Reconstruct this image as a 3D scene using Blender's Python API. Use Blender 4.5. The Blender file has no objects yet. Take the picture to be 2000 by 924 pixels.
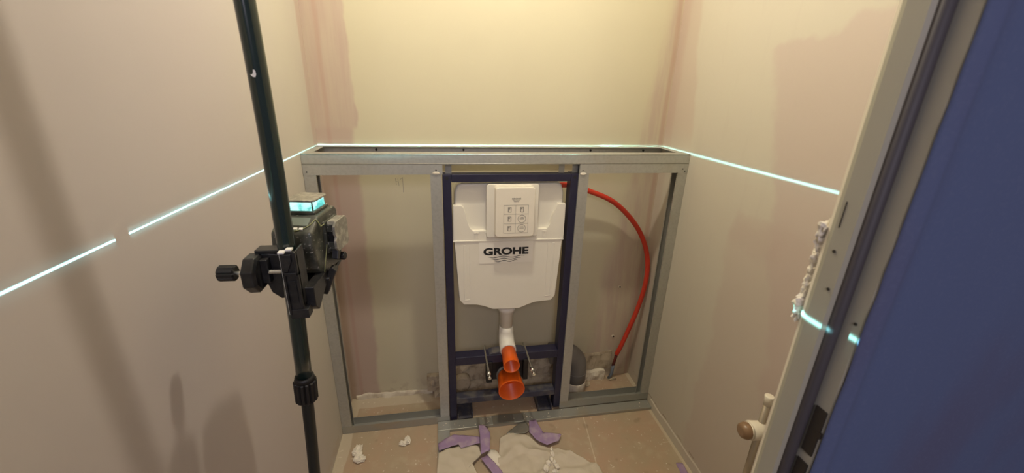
import bpy, bmesh, math, random
from mathutils import Vector, Matrix, noise
random.seed(7)
scene = bpy.context.scene
COL = scene.collection

# ------------------------------------------------------------------ camera
cam_d = bpy.data.cameras.new('camera')
cam = bpy.data.objects.new('camera', cam_d)
COL.objects.link(cam)
cam.location = (-0.12908, -1.62183, 1.39826)
_f = Vector((0.16611081, 0.92430594, -0.34360694))
_r = Vector((0.98556829, -0.16713243, 0.02686804))
_u = Vector((0.03259357, 0.34311118, 0.93872913))
cam.rotation_euler = Matrix((( _r.x, _u.x, -_f.x), (_r.y, _u.y, -_f.y), (_r.z, _u.z, -_f.z))).to_euler()
cam_d.sensor_width = 36.0
cam_d.lens = 784.377 / 2000 * 36.0
cam_d.clip_start = 0.02
cam_d.dof.use_dof = True
cam_d.dof.focus_distance = 1.25
cam_d.dof.aperture_fstop = 6.0
scene.camera = cam

# ------------------------------------------------------------------ light
scene.view_settings.view_transform = 'Standard'
scene.view_settings.look = 'None'
scene.view_settings.gamma = 1
scene.view_settings.use_curve_mapping = False
scene.view_settings.exposure = 0.02

world = bpy.data.worlds.new('world'); scene.world = world
world.use_nodes = True
bg = world.node_tree.nodes['Background']
bg.inputs[0].default_value = (0.75, 0.72, 0.85, 1)
bg.inputs[1].default_value = 0.20

def light(name, kind, loc, energy, color, size=0.05, rot=None, size_y=None):
    d = bpy.data.lights.new(name, kind)
    d.energy = energy; d.color = color
    if kind == 'AREA':
        d.shape = 'RECTANGLE'; d.size = size; d.size_y = size_y or size
    else:
        d.shadow_soft_size = size
    o = bpy.data.objects.new(name, d); COL.objects.link(o)
    o.location = loc
    if rot: o.rotation_euler = rot
    return o
# bare bulb of the small room
light('ceiling_bulb_light', 'POINT', (0.045, -0.61, 2.31), 33.0, (1.0, 0.915, 0.73), 0.03)
# the hallway's lamp behind the open door
light('hallway_light', 'AREA', (-0.25, -2.9, 2.15), 13.0, (0.93, 0.86, 1.0), 0.5, (math.radians(55), 0, 0), 0.5)

LASER = Vector((-0.388, -0.818, 1.1858))
def laser_light():
    o = light('laser_plane_light', 'POINT', LASER, 1.0, (0.33, 1.0, 1.05), 0.0)
    d = o.data; d.use_nodes = True
    nt = d.node_tree; em = nt.nodes['Emission']
    tc = nt.nodes.new('ShaderNodeTexCoord'); sp = nt.nodes.new('ShaderNodeSeparateXYZ')
    nt.links.new(tc.outputs['Normal'], sp.inputs[0])
    def gauss(w, amp):
        a = nt.nodes.new('ShaderNodeMath'); a.operation = 'DIVIDE'; a.inputs[1].default_value = w
        nt.links.new(sp.outputs[2], a.inputs[0])
        b = nt.nodes.new('ShaderNodeMath'); b.operation = 'MULTIPLY'
        nt.links.new(a.outputs[0], b.inputs[0]); nt.links.new(a.outputs[0], b.inputs[1])
        c = nt.nodes.new('ShaderNodeMath'); c.operation = 'MULTIPLY'; c.inputs[1].default_value = -1
        nt.links.new(b.outputs[0], c.inputs[0])
        e = nt.nodes.new('ShaderNodeMath'); e.operation = 'EXPONENT'; nt.links.new(c.outputs[0], e.inputs[0])
        g = nt.nodes.new('ShaderNodeMath'); g.operation = 'MULTIPLY'; g.inputs[1].default_value = amp
        nt.links.new(e.outputs[0], g.inputs[0]); return g
    g1 = gauss(0.0030, 620.0); g2 = gauss(0.030, 5.0)
    s = nt.nodes.new('ShaderNodeMath'); s.operation = 'ADD'
    nt.links.new(g1.outputs[0], s.inputs[0]); nt.links.new(g2.outputs[0], s.inputs[1])
    nt.links.new(s.outputs[0], em.inputs['Strength'])
laser_light()

# ------------------------------------------------------------------ materials
class N:
    """a node socket with arithmetic"""
    def __init__(s, nt, sock): s.nt, s.s = nt, sock
    def _op(s, op, o=None, rev=False, clamp=False):
        m = s.nt.nodes.new('ShaderNodeMath'); m.operation = op; m.use_clamp = clamp
        a, b = (o, s) if rev else (s, o)
        for i, v in enumerate((a, b)):
            if v is None: continue
            if isinstance(v, N): s.nt.links.new(v.s, m.inputs[i])
            else: m.inputs[i].default_value = v
        return N(s.nt, m.outputs[0])
    def __add__(s, o): return s._op('ADD', o)
    __radd__ = __add__
    def __sub__(s, o): return s._op('SUBTRACT', o)
    def __rsub__(s, o): return s._op('SUBTRACT', o, True)
    def __mul__(s, o): return s._op('MULTIPLY', o)
    __rmul__ = __mul__
    def __truediv__(s, o): return s._op('DIVIDE', o)
    def clamp(s): return s._op('ADD', 0.0, clamp=True)
    def maxi(s, o): return s._op('MAXIMUM', o)
    def absv(s): return s._op('ABSOLUTE')
    def step(s, a, b):
        """smooth 0..1 as the value goes from a to b"""
        m = s.nt.nodes.new('ShaderNodeMapRange'); m.interpolation_type = 'SMOOTHSTEP'
        s.nt.links.new(s.s, m.inputs[0])
        m.inputs[1].default_value = a; m.inputs[2].default_value = b
        if a > b:
            m.inputs[1].default_value = b; m.inputs[2].default_value = a
            m.inputs[3].default_value = 1; m.inputs[4].default_value = 0
        return N(s.nt, m.outputs[0])

class Mat:
    def __init__(s, name, color, rough=0.6, metal=0.0):
        s.m = bpy.data.materials.new(name); s.m.use_nodes = True
        s.nt = s.m.node_tree; s.b = s.nt.nodes['Principled BSDF']
        s.b.inputs['Base Color'].default_value = (*color, 1)
        s.b.inputs['Roughness'].default_value = rough
        s.b.inputs['Metallic'].default_value = metal
        s.tc = s.nt.nodes.new('ShaderNodeTexCoord')
        sp = s.nt.nodes.new('ShaderNodeSeparateXYZ'); s.nt.links.new(s.tc.outputs['Object'], sp.inputs[0])
        s.x, s.y, s.z = (N(s.nt, sp.outputs[i]) for i in range(3))
        c = s.nt.nodes.new('ShaderNodeRGB'); c.outputs[0].default_value = (*color, 1)
        s.col = c.outputs[0]
    def noise(s, scale, detail=3.0, rough=0.55, stretch=None, dist=0.0):
        n = s.nt.nodes.new('ShaderNodeTexNoise'); n.inputs['Scale'].default_value = scale
        n.inputs['Detail'].default_value = detail; n.inputs['Roughness'].default_value = rough
        n.inputs['Distortion'].default_value = dist
        if stretch:
            mp = s.nt.nodes.new('ShaderNodeMapping'); mp.inputs['Scale'].default_value = stretch
            s.nt.links.new(s.tc.outputs['Object'], mp.inputs[0]); s.nt.links.new(mp.outputs[0], n.inputs[0])
        else: s.nt.links.new(s.tc.outputs['Object'], n.inputs[0])
        return N(s.nt, n.outputs[0])
    def mix(s, mask, color):
        m = s.nt.nodes.new('ShaderNodeMix'); m.data_type = 'RGBA'
        s.nt.links.new(mask.s, m.inputs[0]); s.nt.links.new(s.col, m.inputs[6])
        m.inputs[7].default_value = (*color, 1)
        s.col = m.outputs[2]; s.nt.links.new(s.col, s.b.inputs['Base Color']); return s
    def bump(s, h, strength=0.3, dist=0.002):
        b = s.nt.nodes.new('ShaderNodeBump'); b.inputs['Strength'].default_value = strength
        b.inputs['Distance'].default_value = dist
        s.nt.links.new(h.s, b.inputs['Height']); s.nt.links.new(b.outputs[0], s.b.inputs['Normal']); return s
    def set(s, **k):
        for a, v in k.items(): s.b.inputs[a.replace('_', ' ')].default_value = v
        return s

def band(n, a, b, e): return n.step(a - e, a + e) * n.step(b + e, b - e)

CREAM = (0.610, 0.560, 0.400); PINK = (0.560, 0.350, 0.265); MAUVE = (0.64, 0.53, 0.45)
def mat_wall_back():
    m = Mat('plaster_back', CREAM, 0.75)
    w = (m.noise(6) - 0.5) * 0.05; w2 = (m.noise(2.5, stretch=(1, 1, 0.4)) - 0.5) * 0.12
    m.mix(m.noise(2.2).step(.35, .75) * 0.5, (0.575, 0.52, 0.375))
    st = m.noise(14, stretch=(3, 1, 0.25)).step(.3, .75)
    up = (m.x + w).step(-0.430, -0.442) * m.z.step(1.235, 1.262)
    lo = (m.x + w).step(-0.440, -0.462) * m.z.step(1.262, 1.235)
    m.mix((up * (0.55 + st * 0.35) + lo * 0.85).clamp() , (0.50, 0.375, 0.31))
    r = (m.x + w + (m.z - 1.2) * 0.12 * -1.0).step(0.675, 0.725) * (0.25 + 0.45 * m.noise(10, stretch=(3, 1, .4)).step(.35, .65))
    m.mix(r.clamp(), (0.51, 0.385, 0.32))
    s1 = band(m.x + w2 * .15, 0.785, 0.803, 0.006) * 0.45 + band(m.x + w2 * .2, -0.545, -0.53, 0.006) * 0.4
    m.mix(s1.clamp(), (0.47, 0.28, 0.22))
    # faint smears behind the hose
    p = band(m.x + w * 2, 0.60, 0.70, 0.03) * band(m.z + w * 2, 0.52, 0.70, 0.04) * 0.5
    m.mix(p.clamp(), (0.53, 0.43, 0.37))
    d = m.z.step(0.12, 0.02) * m.noise(22).step(.5, .66) * 0.4
    m.mix(d.clamp(), (0.36, 0.27, 0.19))
    m.bump(m.noise(40) * .4 + m.noise(5), 0.15, 0.004); return m.m
def mat_wall_left():
    m = Mat('plaster_left', (0.515, 0.460, 0.448), 0.75)
    w = (m.noise(4) - 0.5) * 0.05
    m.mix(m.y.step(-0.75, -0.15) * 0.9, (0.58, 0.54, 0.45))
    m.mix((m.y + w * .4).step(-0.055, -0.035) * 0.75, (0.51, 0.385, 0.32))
    m.mix(m.noise(3).step(.4, .75) * 0.3, (0.50, 0.445, 0.415))
    m.mix((m.z.step(0.10, 0.02) * m.noise(25).step(.4, .6) * .5).clamp(), (0.52, 0.43, 0.33))
    m.bump(m.noise(30) * .5 + m.noise(6), 0.15, 0.003); return m.m
def mat_wall_right():
    m = Mat('plaster_right', (0.575, 0.530, 0.440), 0.72)
    w = (m.noise(5, 4) - 0.5) * 0.16
    big = (m.y + w + (m.z - 1.5) * -0.25).step(-0.52, -0.56) * (m.z + w + m.y * 0.22).step(1.41, 1.385)
    m.mix(big * 0.72, (0.525, 0.43, 0.385))
    b2 = (m.y + w).step(-0.50, -0.535) * (m.z + w * 1.2).step(1.07, 1.04)
    m.mix(b2 * 0.42, (0.52, 0.42, 0.365))
    b3 = band(m.y + w, -0.72, -0.52, .02) * band(m.z + w, .93, 1.02, .02)
    m.mix(b3 * 0.3, (0.50, 0.40, 0.35))
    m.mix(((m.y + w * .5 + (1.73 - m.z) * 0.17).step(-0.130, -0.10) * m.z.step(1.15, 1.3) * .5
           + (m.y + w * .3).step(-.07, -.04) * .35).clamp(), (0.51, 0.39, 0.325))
    m.mix((m.noise(9, stretch=(1, 2.5, .5)).step(.58, .68) * .1).clamp(), (0.50, 0.44, 0.38))
    # filled strip along the floor with a cut line over it
    m.mix(((m.z + w * .06).step(0.055, 0.048) * .55).clamp(), (0.57, 0.51, 0.41))
    m.mix((band(m.z + w * .10, 0.049, 0.054, .003) * m.noise(18).step(.48, .56) * .8).clamp(), (0.28, 0.20, 0.13))
    m.bump(m.noise(30) * .4 + m.noise(6) + (m.z + w * .1).step(.055, .049) * .5, 0.2, 0.004); return m.m
def mat_floor():
    m = Mat('stone_tile', (0.42, 0.335, 0.225), 0.55)
    m.mix(m.noise(5, 5).step(.35, .7), (0.46, 0.32, 0.215))
    m.mix(m.noise(17, 5).step(.5, .75) * .5, (0.50, 0.42, 0.29))
    w = (m.noise(9) - .5) * .02
    g = band(m.x + (m.y + .4) * -0.12, 0.452, 0.456, .0022) * m.y.step(-.20, -.24) + band(m.y, -.4475, -.4445, .002) * m.x.step(.755, .77)
    m.mix((g * .8).clamp(), (0.62, 0.54, 0.40))
    # bare mortar bed left between the tiles and the walls
    e = ((m.x + w).step(-0.538, -0.543) + (m.y + w).step(-0.071, -0.066) * m.x.step(-.2, -.23) + m.x.step(.788, .792)
         + band(m.x + m.y * .8, -.262, -.238, .01) * m.y.step(-.16, -.14) * .4)
    m.mix((e * .85).clamp(), (0.55, 0.475, 0.35))
    m.mix((m.noise(45, 2).step(.66, .70) * .55).clamp(), (0.70, 0.64, 0.52))
    m.mix((m.noise(12, 2).step(.66, .74) * .5).clamp(), (0.27, 0.20, 0.13))
    m.bump(m.noise(60) * .5 + m.noise(12), 0.25, 0.002); return m.m
def mat_zinc(name='zinc', base=(0.50, 0.50, 0.46), dirt=.25):
    m = Mat(name, base, 0.42, 0.55)
    m.mix(m.noise(90, 2).step(.4, .7) * .35, (0.38, 0.38, 0.35))
    m.mix((m.noise(9, 4).step(.5, .75) * dirt).clamp(), (0.42, 0.37, 0.28))
    m.bump(m.noise(120), 0.08, .001); return m.m
def simple(name, c, rough=.5, metal=0., n=0., nc=None, ns=20, bump=0., **k):
    m = Mat(name, c, rough, metal)
    if n: m.mix(m.noise(ns, 4).step(.42, .72) * n, nc)
    if bump: m.bump(m.noise(ns * 2), bump, .002)
    m.set(**k); return m.m
M = {}
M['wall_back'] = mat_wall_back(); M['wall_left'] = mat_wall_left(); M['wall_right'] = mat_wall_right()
M['floor'] = mat_floor()
M['white'] = simple('ceiling_white', (.50, .48, .44), .8, n=.2, nc=(.45, .43, .40), ns=4)
M['zinc'] = mat_zinc()
M['zinc_dirty'] = mat_zinc('dusty_zinc', (0.40, 0.40, 0.36), .8)
M['navy'] = simple('navy_powder_coat', (0.018, 0.017, 0.044), .42, n=.16, nc=(.05, .05, .065), ns=30, bump=.05)
M['navy_dusty'] = simple('dusty_navy', (0.045, 0.045, 0.07), .6, n=.8, nc=(.16, .145, .12), ns=22, bump=.1)
M['cistern'] = simple('white_plastic', (.84, .80, .69), .35, n=.15, nc=(.75, .70, .58), ns=9, bump=.03)
M['cover'] = simple('cover_plastic', (.87, .81, .68), .3, n=.12, nc=(.78, .72, .58), ns=9)
M['sticker'] = simple('sticker_paper', (.88, .84, .74), .45)
M['ink'] = simple('black_ink', (.02, .02, .02), .5)
M['greyink'] = simple('grey_ink', (.30, .28, .24), .6)
M['orange'] = simple('orange_plastic', (.82, .125, .008), .35, n=.2, nc=(.75, .13, .01), ns=14)
M['pipe_white'] = simple('flush_pipe_white', (.80, .77, .68), .35)
M['black'] = simple('black_plastic', (.012, .012, .013), .35, n=.35, nc=(.06, .055, .05), ns=50)
M['rubber'] = simple('black_rubber', (.010, .009, .009), .5)
M['red'] = simple('red_hose', (.62, .045, .020), .4, n=.3, nc=(.45, .02, .012), ns=18)
M['darkred'] = simple('dark_red_tube', (.16, .025, .02), .5)
M['tube_grey'] = simple('blue_grey_tube', (.16, .18, .22), .5)
M['pvc'] = simple('grey_pvc', (.16, .15, .14), .45, n=.5, nc=(.20, .18, .15), ns=16)
M['mortar'] = simple('mortar', (.52, .44, .31), .9, n=.9, nc=(.28, .215, .14), ns=26, bump=.8)
M['mortar_white'] = simple('white_filler', (.70, .63, .50), .85, n=.6, nc=(.45, .36, .25), ns=30, bump=.6)
M['steel'] = simple('bright_steel', (.66, .66, .62), .25, .9)
M['pole'] = simple('dark_green_lacquer', (.008, .021, .018), .18, n=.25, nc=(.015, .03, .028), ns=12, Coat_Weight=.5, Coat_Roughness=.12)
M['pole_low'] = simple('black_lacquer', (.006, .010, .011), .38)
M['white_paint'] = simple('white_paint', (.85, .83, .78), .5)
M['dusty'] = simple('dusty_olive_plastic', (.058, .060, .046), .35, n=.75, nc=(.19, .175, .135), ns=48, bump=.12)
_m = Mat('dusty_olive_plastic', (.050, .053, .042), .35)
_m.mix(_m.noise(38, 4).step(.45, .72) * .55, (.17, .16, .125)); _m.mix(_m.noise(190, 2).step(.64, .72) * .8, (.50, .48, .42))
_m.bump(_m.noise(80), .12, .001); M['dusty'] = _m.m
M['dust_lid'] = simple('dusty_clear_lid', (.20, .19, .155), .3, n=.95, nc=(.44, .41, .34), ns=75, bump=.5)
M['piping'] = simple('olive_piping', (.24, .25, .11), .5)
M['screen'] = simple('grey_screen', (.17, .20, .17), .25)
M['foam'] = simple('pale_foam', (.78, .72, .60), .9, n=.5, nc=(.62, .55, .43), ns=60, bump=.8)
M['tissue'] = simple('crumpled_tissue', (.82, .76, .64), .9, n=.4, nc=(.72, .66, .54), ns=40, bump=.4)
M['paper'] = simple('painters_fleece', (.60, .53, .41), .85, n=.45, nc=(.52, .45, .34), ns=13, bump=.25)
M['purple'] = simple('purple_masking_tape', (.33, .225, .38), .65, n=.9, nc=(.46, .36, .42), ns=25, bump=.15)
M['foil'] = simple('grey_foil_tape', (.30, .29, .25), .3, .5, n=.6, nc=(.36, .31, .23), ns=40, bump=.4)
M['jamb'] = simple('jamb_paint', (.39, .37, .295), .55, n=.15, nc=(.36, .335, .27), ns=7, bump=.04)
M['seal'] = simple('dark_seal_rubber', (.060, .052, .056), .6)
M['strike'] = simple('dark_strike_recess', (.03, .024, .018), .5)
M['valve_white'] = simple('valve_white', (.78, .72, .60), .3)
M['valve_brown'] = simple('valve_brown_cap', (.26, .16, .09), .3)
M['chrome'] = simple('brushed_pipe', (.50, .44, .34), .3, .7)
def mat_sheet():
    m = Mat('blue_fabric', (0.092, 0.120, 0.225), 0.85)
    m.mix(m.noise(6, 3, stretch=(1, 1, .35)).step(.45, .65) * .75, (0.098, 0.098, 0.175))
    m.mix((m.noise(260, 2).step(.5, .7) * .25).clamp(), (0.13, 0.15, 0.25))
    m.bump(m.noise(300) * .6 + m.noise(30, stretch=(2, 1, .4)), .25, .001); return m.m
M['blue'] = mat_sheet()
def mat_window():
    m = bpy.data.materials.new('laser_window'); m.use_nodes = True
    nt = m.node_tree; nt.nodes.remove(nt.nodes['Principled BSDF'])
    out = nt.nodes['Material Output']
    tr = nt.nodes.new('ShaderNodeBsdfTransparent'); em = nt.nodes.new('ShaderNodeEmission')
    tc = nt.nodes.new('ShaderNodeTexCoord'); nz = nt.nodes.new('ShaderNodeTexNoise'); nz.inputs['Scale'].default_value = 70
    nt.links.new(tc.outputs['Object'], nz.inputs[0])
    rp = nt.nodes.new('ShaderNodeValToRGB'); nt.links.new(nz.outputs[0], rp.inputs[0])
    rp.color_ramp.elements[0].position = .4; rp.color_ramp.elements[0].color = (.10, .50, .46, 1)
    rp.color_ramp.elements[1].position = .6; rp.color_ramp.elements[1].color = (.50, 1.0, .93, 1)
    nt.links.new(rp.outputs[0], em.inputs[0])
    em.inputs[1].default_value = 1.7
    mx = nt.nodes.new('ShaderNodeMixShader'); mx.inputs[0].default_value = .75
    nt.links.new(tr.outputs[0], mx.inputs[1]); nt.links.new(em.outputs[0], mx.inputs[2])
    nt.links.new(mx.outputs[0], out.inputs[0]); return m
M['laser_window'] = mat_window()

# ------------------------------------------------------------------ mesh helpers
class MB:
    def __init__(s): s.bm = bmesh.new()
    def poly3(s, pts, faces, mi=0, smooth=False):
        vs = [s.bm.verts.new(p) for p in pts]
        for f in faces:
            try:
                fc = s.bm.faces.new([vs[i] for i in f]); fc.material_index = mi; fc.smooth = smooth
            except ValueError: pass
        return s
    def box(s, x0, x1, y0, y1, z0, z1, mi=0, M4=None):
        p = [Vector((x, y, z)) for z in (z0, z1) for y in (y0, y1) for x in (x0, x1)]
        if M4: p = [M4 @ q for q in p]
        return s.poly3(p, [(0, 2, 3, 1), (4, 5, 7, 6), (0, 1, 5, 4), (2, 6, 7, 3), (0, 4, 6, 2), (1, 3, 7, 5)], mi)
    def prism(s, pts, o, U, V, W, length, mi=0, smooth=False):
        """closed 2D polygon pts in plane (o,U,V), extruded along W"""
        o, U, V, W = map(Vector, (o, U, V, W)); n = len(pts)
        a = [o + U * p[0] + V * p[1] for p in pts]; b = [q + W * length for q in a]
        fs = [(i, (i + 1) % n, n + (i + 1) % n, n + i) for i in range(n)]
        s.poly3(a + b, fs + [tuple(range(n - 1, -1, -1)), tuple(range(n, 2 * n))], mi, False)
        return s
    def tube(s, path, rad, seg=16, mi=0, caps=True, smooth=True, twist=0.):
        path = [Vector(p) for p in path]; n = len(path)
        if not hasattr(rad, '__len__'): rad = [rad] * n
        rings = []; ref = None
        for i, p in enumerate(path):
            d = (path[min(i + 1, n - 1)] - path[max(i - 1, 0)])
            if d.length < 1e-9: d = Vector((0, 0, 1))
            d.normalize()
            if ref is None:
                ref = Vector((0, 0, 1)) if abs(d.z) < .9 else Vector((1, 0, 0))
            u = (ref - d * ref.dot(d)).normalized(); v = d.cross(u); ref = u
            rings.append([s.bm.verts.new(p + (u * math.cos(2 * math.pi * (k + twist) / seg) + v * math.sin(2 * math.pi * (k + twist) / seg)) * rad[i]) for k in range(seg)])
        for i in range(n - 1):
            for k in range(seg):
                f = s.bm.faces.new((rings[i][k], rings[i][(k + 1) % seg], rings[i + 1][(k + 1) % seg], rings[i + 1][k]))
                f.smooth = smooth; f.material_index = mi
        if caps:
            for rg in (rings[0][::-1], rings[-1]):
                f = s.bm.faces.new(rg); f.material_index = mi
        return s
    def hollow(s, a, b, r0, r1, t=.003, seg=40, mi=0):
        """open pipe from a (closed end) to b (open mouth)"""
        a, b = Vector(a), Vector(b); d = (b - a).normalized(); bot = a + d * .004
        prof = [(a, 0.0005), (a, r0), (a + (b - a) * .98, r1), (b, r1), (b, r1 - t), (bot, r0 - t), (bot, 0.0005)]
        ref = Vector((0, 0, 1)) if abs(d.z) < .9 else Vector((1, 0, 0)); u = (ref - d * ref.dot(d)).normalized(); v = d.cross(u)
        rings = [[s.bm.verts.new(p + (u * math.cos(2 * math.pi * k / seg) + v * math.sin(2 * math.pi * k / seg)) * r) for k in range(seg)] for p, r in prof]
        for i in range(len(rings) - 1):
            for k in range(seg):
                f = s.bm.faces.new((rings[i][k], rings[i][(k + 1) % seg], rings[i + 1][(k + 1) % seg], rings[i + 1][k]))
                f.smooth = i in (1, 4); f.material_index = mi
        return s
    def fluted(s, a, b, r, n=12, depth=.12, mi=0):
        a, b = Vector(a), Vector(b); d = (b - a).normalized(); L = (b - a).length
        ref = Vector((0, 0, 1)) if abs(d.z) < .9 else Vector((1, 0, 0)); u = (ref - d * ref.dot(d)).normalized(); v = d.cross(u)
        seg = n * 4; rings = []
        for t, sc in ((0, .80), (.08, 1.), (.92, 1.), (1, .80)):
            rg = []
            for k in range(seg):
                q = r * sc * (1 - (depth if k % 4 in (0,) else 0))
                rg.append(s.bm.verts.new(a + d * L * t + (u * math.cos(2 * math.pi * k / seg) + v * math.sin(2 * math.pi * k / seg)) * q))
            rings.append(rg)
        for i in range(3):
            for k in range(seg):
                s.bm.faces.new((rings[i][k], rings[i][(k + 1) % seg], rings[i + 1][(k + 1) % seg], rings[i + 1][k])).material_index = mi
        s.bm.faces.new(rings[0][::-1]).material_index = mi; s.bm.faces.new(rings[-1]).material_index = mi
        return s
    def blob(s, c, r, rough=.3, seed=0, sub=3, mi=0, freq=1.0):
        bm2 = bmesh.new(); bmesh.ops.create_icosphere(bm2, subdivisions=sub, radius=1)
        idx = {}
        for v in bm2.verts:
            k = 1 + rough * noise.noise(v.co * 1.7 * freq + Vector((seed * 3.1, seed, 0))) + rough * .6 * noise.noise(v.co * 4.5 * freq + Vector((seed, 9, seed)))
            idx[v.index] = s.bm.verts.new(Vector(c) + Vector((v.co.x * r[0], v.co.y * r[1], v.co.z * r[2])) * k)
        for f in bm2.faces:
            nf = s.bm.faces.new([idx[v.index] for v in f.verts]); nf.smooth = False; nf.material_index = mi
        bm2.free(); return s
    def text(s, txt, height, M4, mi=0, offset=0., sx=1., extrude=.0003):
        c = bpy.data.curves.new('t', 'FONT'); c.body = txt; c.size = height / .70
        c.align_x = 'CENTER'; c.align_y = 'CENTER'; c.offset = offset; c.extrude = extrude; c.resolution_u = 6
        o = bpy.data.objects.new('t', c); me = o.to_mesh()
        idx = [s.bm.verts.new(M4 @ Vector((v.co.x * sx, v.co.y, v.co.z))) for v in me.vertices]
        for p in me.polygons:
            try: s.bm.faces.new([idx[i] for i in p.vertices]).material_index = mi
            except ValueError: pass
        o.to_mesh_clear(); bpy.data.objects.remove(o); bpy.data.curves.remove(c); return s
    def build(s, name, mats, parent=None, bevel=0., seg=2, origin=None, recalc=True, parts_ws=True, solid=0.):
        if not isinstance(mats, (list, tuple)): mats = [mats]
        if recalc: bmesh.ops.recalc_face_normals(s.bm, faces=s.bm.faces)
        if parent is None:
            if origin is None:
                xs = [v.co for v in s.bm.verts]
                origin = Vector((sum(c.x for c in xs) / len(xs), sum(c.y for c in xs) / len(xs), min(c.z for c in xs)))
            off = Vector(origin)
        else: off = wloc(parent)
        for v in s.bm.verts: v.co -= off
        me = bpy.data.meshes.new(name); s.bm.to_mesh(me); s.bm.free()
        for m in mats: me.materials.append(m if not isinstance(m, str) else M[m])
        o = bpy.data.objects.new(name, me); COL.objects.link(o)
        if parent is None: o.location = off
        else: o.parent = parent
        if bevel:
            b = o.modifiers.new('bevel', 'BEVEL'); b.width = bevel; b.segments = seg; b.limit_method = 'ANGLE'; b.angle_limit = math.radians(40)
        if solid:
            b = o.modifiers.new('solid', 'SOLIDIFY'); b.thickness = solid; b.offset = 1
        return o
def wloc(o):
    p = Vector(o.location)
    while o.parent: o = o.parent; p += Vector(o.location)
    return p
def tag(o, label, cat, group=None, kind=None):
    if label: o['label'] = label
    if cat: o['category'] = cat
    if group: o['group'] = group
    if kind: o['kind'] = kind
    return o
def thing(name, loc, label, cat, group=None):
    o = bpy.data.objects.new(name, None); COL.objects.link(o); o.location = loc
    o.empty_display_size = .05
    return tag(o, label, cat, group)
def structure(o): o['kind'] = 'structure'; return o

# ------------------------------------------------------------------ the room
YO = -1.3605           # its outer face
XL, XR, D = -0.5831, 0.8097, 0.2097
YF = -1.312            # inner face of the front partition
structure(MB().box(XL - .1, XR + .1, YO, .1, -.05, 0).build('floor', 'floor', origin=(0, 0, 0)))
structure(MB().box(-2.2, 2.2, -4.0, YO, -.05, -.001).build('floor_hall', 'floor', origin=(0, 0, 0)))
structure(MB().box(XL - .1, XR + .1, YO, .1, 2.5, 2.55).build('ceiling', 'white', origin=(0, 0, 0)))
structure(MB().box(XL - .1, XR + .1, 0, .1, 0, 2.5).build('wall_back', 'wall_back', origin=(0, 0, 0)))
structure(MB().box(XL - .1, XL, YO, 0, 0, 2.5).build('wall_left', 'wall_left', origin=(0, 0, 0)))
structure(MB().box(XR, XR + .1, YO, 0, 0, 2.5).build('wall_right', 'wall_right', origin=(0, 0, 0)))
wf = MB()
wf.box(.262, XR, YO, YF, 0, 2.5)
wf.box(XL, -.54, YO, YF, 0, 2.5)
wf.box(-.54, .262, YO, YF, 2.04, 2.5)
structure(wf.build('wall_front', 'white', origin=(0, 0, 0)))

# door frame: folded sheet jamb with a stop, a seal and the strike recess
door = bpy.data.objects.new('door_1', None); COL.objects.link(door); door.location = (.25, YF - .03, 0); structure(door)
jp = [(.262, -1.309), (.244, -1.309), (.238, -1.313), (.236, -1.318), (.236, -1.336), (.2395, -1.3395), (.249, -1.3395), (.249, -1.3610), (.2500, -1.3625), (.262, -1.3625)]
MB().prism(jp, (0, 0, 0), (1, 0, 0), (0, 1, 0), (0, 0, 1), 2.04).build('door_frame', 'jamb', door)
lj = [(-.54, -1.296), (-.518, -1.296), (-.514, -1.306), (-.514, -1.336), (-.527, -1.3395), (-.527, -1.3585), (-.531, -1.3625), (-.54, -1.3625)]
MB().prism(lj, (0, 0, 0), (1, 0, 0), (0, 1, 0), (0, 0, 1), 2.04).build('door_frame', 'jamb', door)
MB().box(-.54, .262, -1.3625, -1.296, 2.02, 2.04).build('door_header', 'jamb', door)
MB().tube([(.2436, -1.3418, 0), (.2436, -1.3418, 2.02)], .0056, 12).build('door_seal', 'seal', door)
sp = MB().box(.2470, .2492, -1.3605, -1.3485, 1.040, 1.098); sp.box(.2465, .2492, -1.3625, -1.3575, 1.066, 1.073)
sp.build('strike_recess', 'strike', door)
MB().box(.2470, .2492, -1.3605, -1.3480, .975, 1.027).build('strike_recess', 'strike', door)
for (x, y, z) in ((.2488, -1.3555, 1.200), (.2358, -1.325, 1.262), (.2358, -1.331, 1.225)):
    MB().tube([(x - .0006, y, z), (x + .001, y, z)], .0016, 10).build('screw_hole', 'strike', door)
MB().box(.2354, .2363, -1.3225, -1.3217, 1.285, 1.310).build('paint_scratch', 'strike', door)
# pale bead where plaster meets the frame
MB().prism([(.2480, -1.3075), (.2400, -1.3085), (.2385, -1.3125), (.2440, -1.3105)], (0, 0, 0), (1, 0, 0), (0, 1, 0), (0, 0, 1), 2.04).build('door_bead', 'valve_white', door)

# blue fabric over the outer side of the frame
def blue_sheet():
    b = MB(); nx, nz = 60, 90; W0, H = .2482, 2.1
    vs = []
    for j in range(nz + 1):
        z = .02 + H * j / nz; row = []
        for i in range(nx + 1):
            t = i / nx; x = W0 + .62 * t ** 1.3
            edge = .0016 * noise.noise(Vector((0, 3, z * 40))) + .0008 * noise.noise(Vector((0, 7, z * 120)))
            x += edge * (1 - t) ** 6
            y = -1.3628 - .0050 * math.exp(-((x - .259) / .0075) ** 4) - .0025 * (noise.noise(Vector((x * 9, 0, z * 2.0 + x * 2))) + .6) \
                - .0012 * noise.noise(Vector((x * 40, 1, z * 3)))
            row.append(b.bm.verts.new((x, y, z)))
        vs.append(row)
    for j in range(nz):
        for i in range(nx):
            b.bm.faces.new((vs[j][i], vs[j][i + 1], vs[j + 1][i + 1], vs[j + 1][i])).smooth = True
    o = b.build('blue_sheet', 'blue', recalc=False, solid=-.0012)
    tag(o, 'blue fabric sheet hanging over the outer side of the door frame', 'sheet')
blue_sheet()

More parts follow.
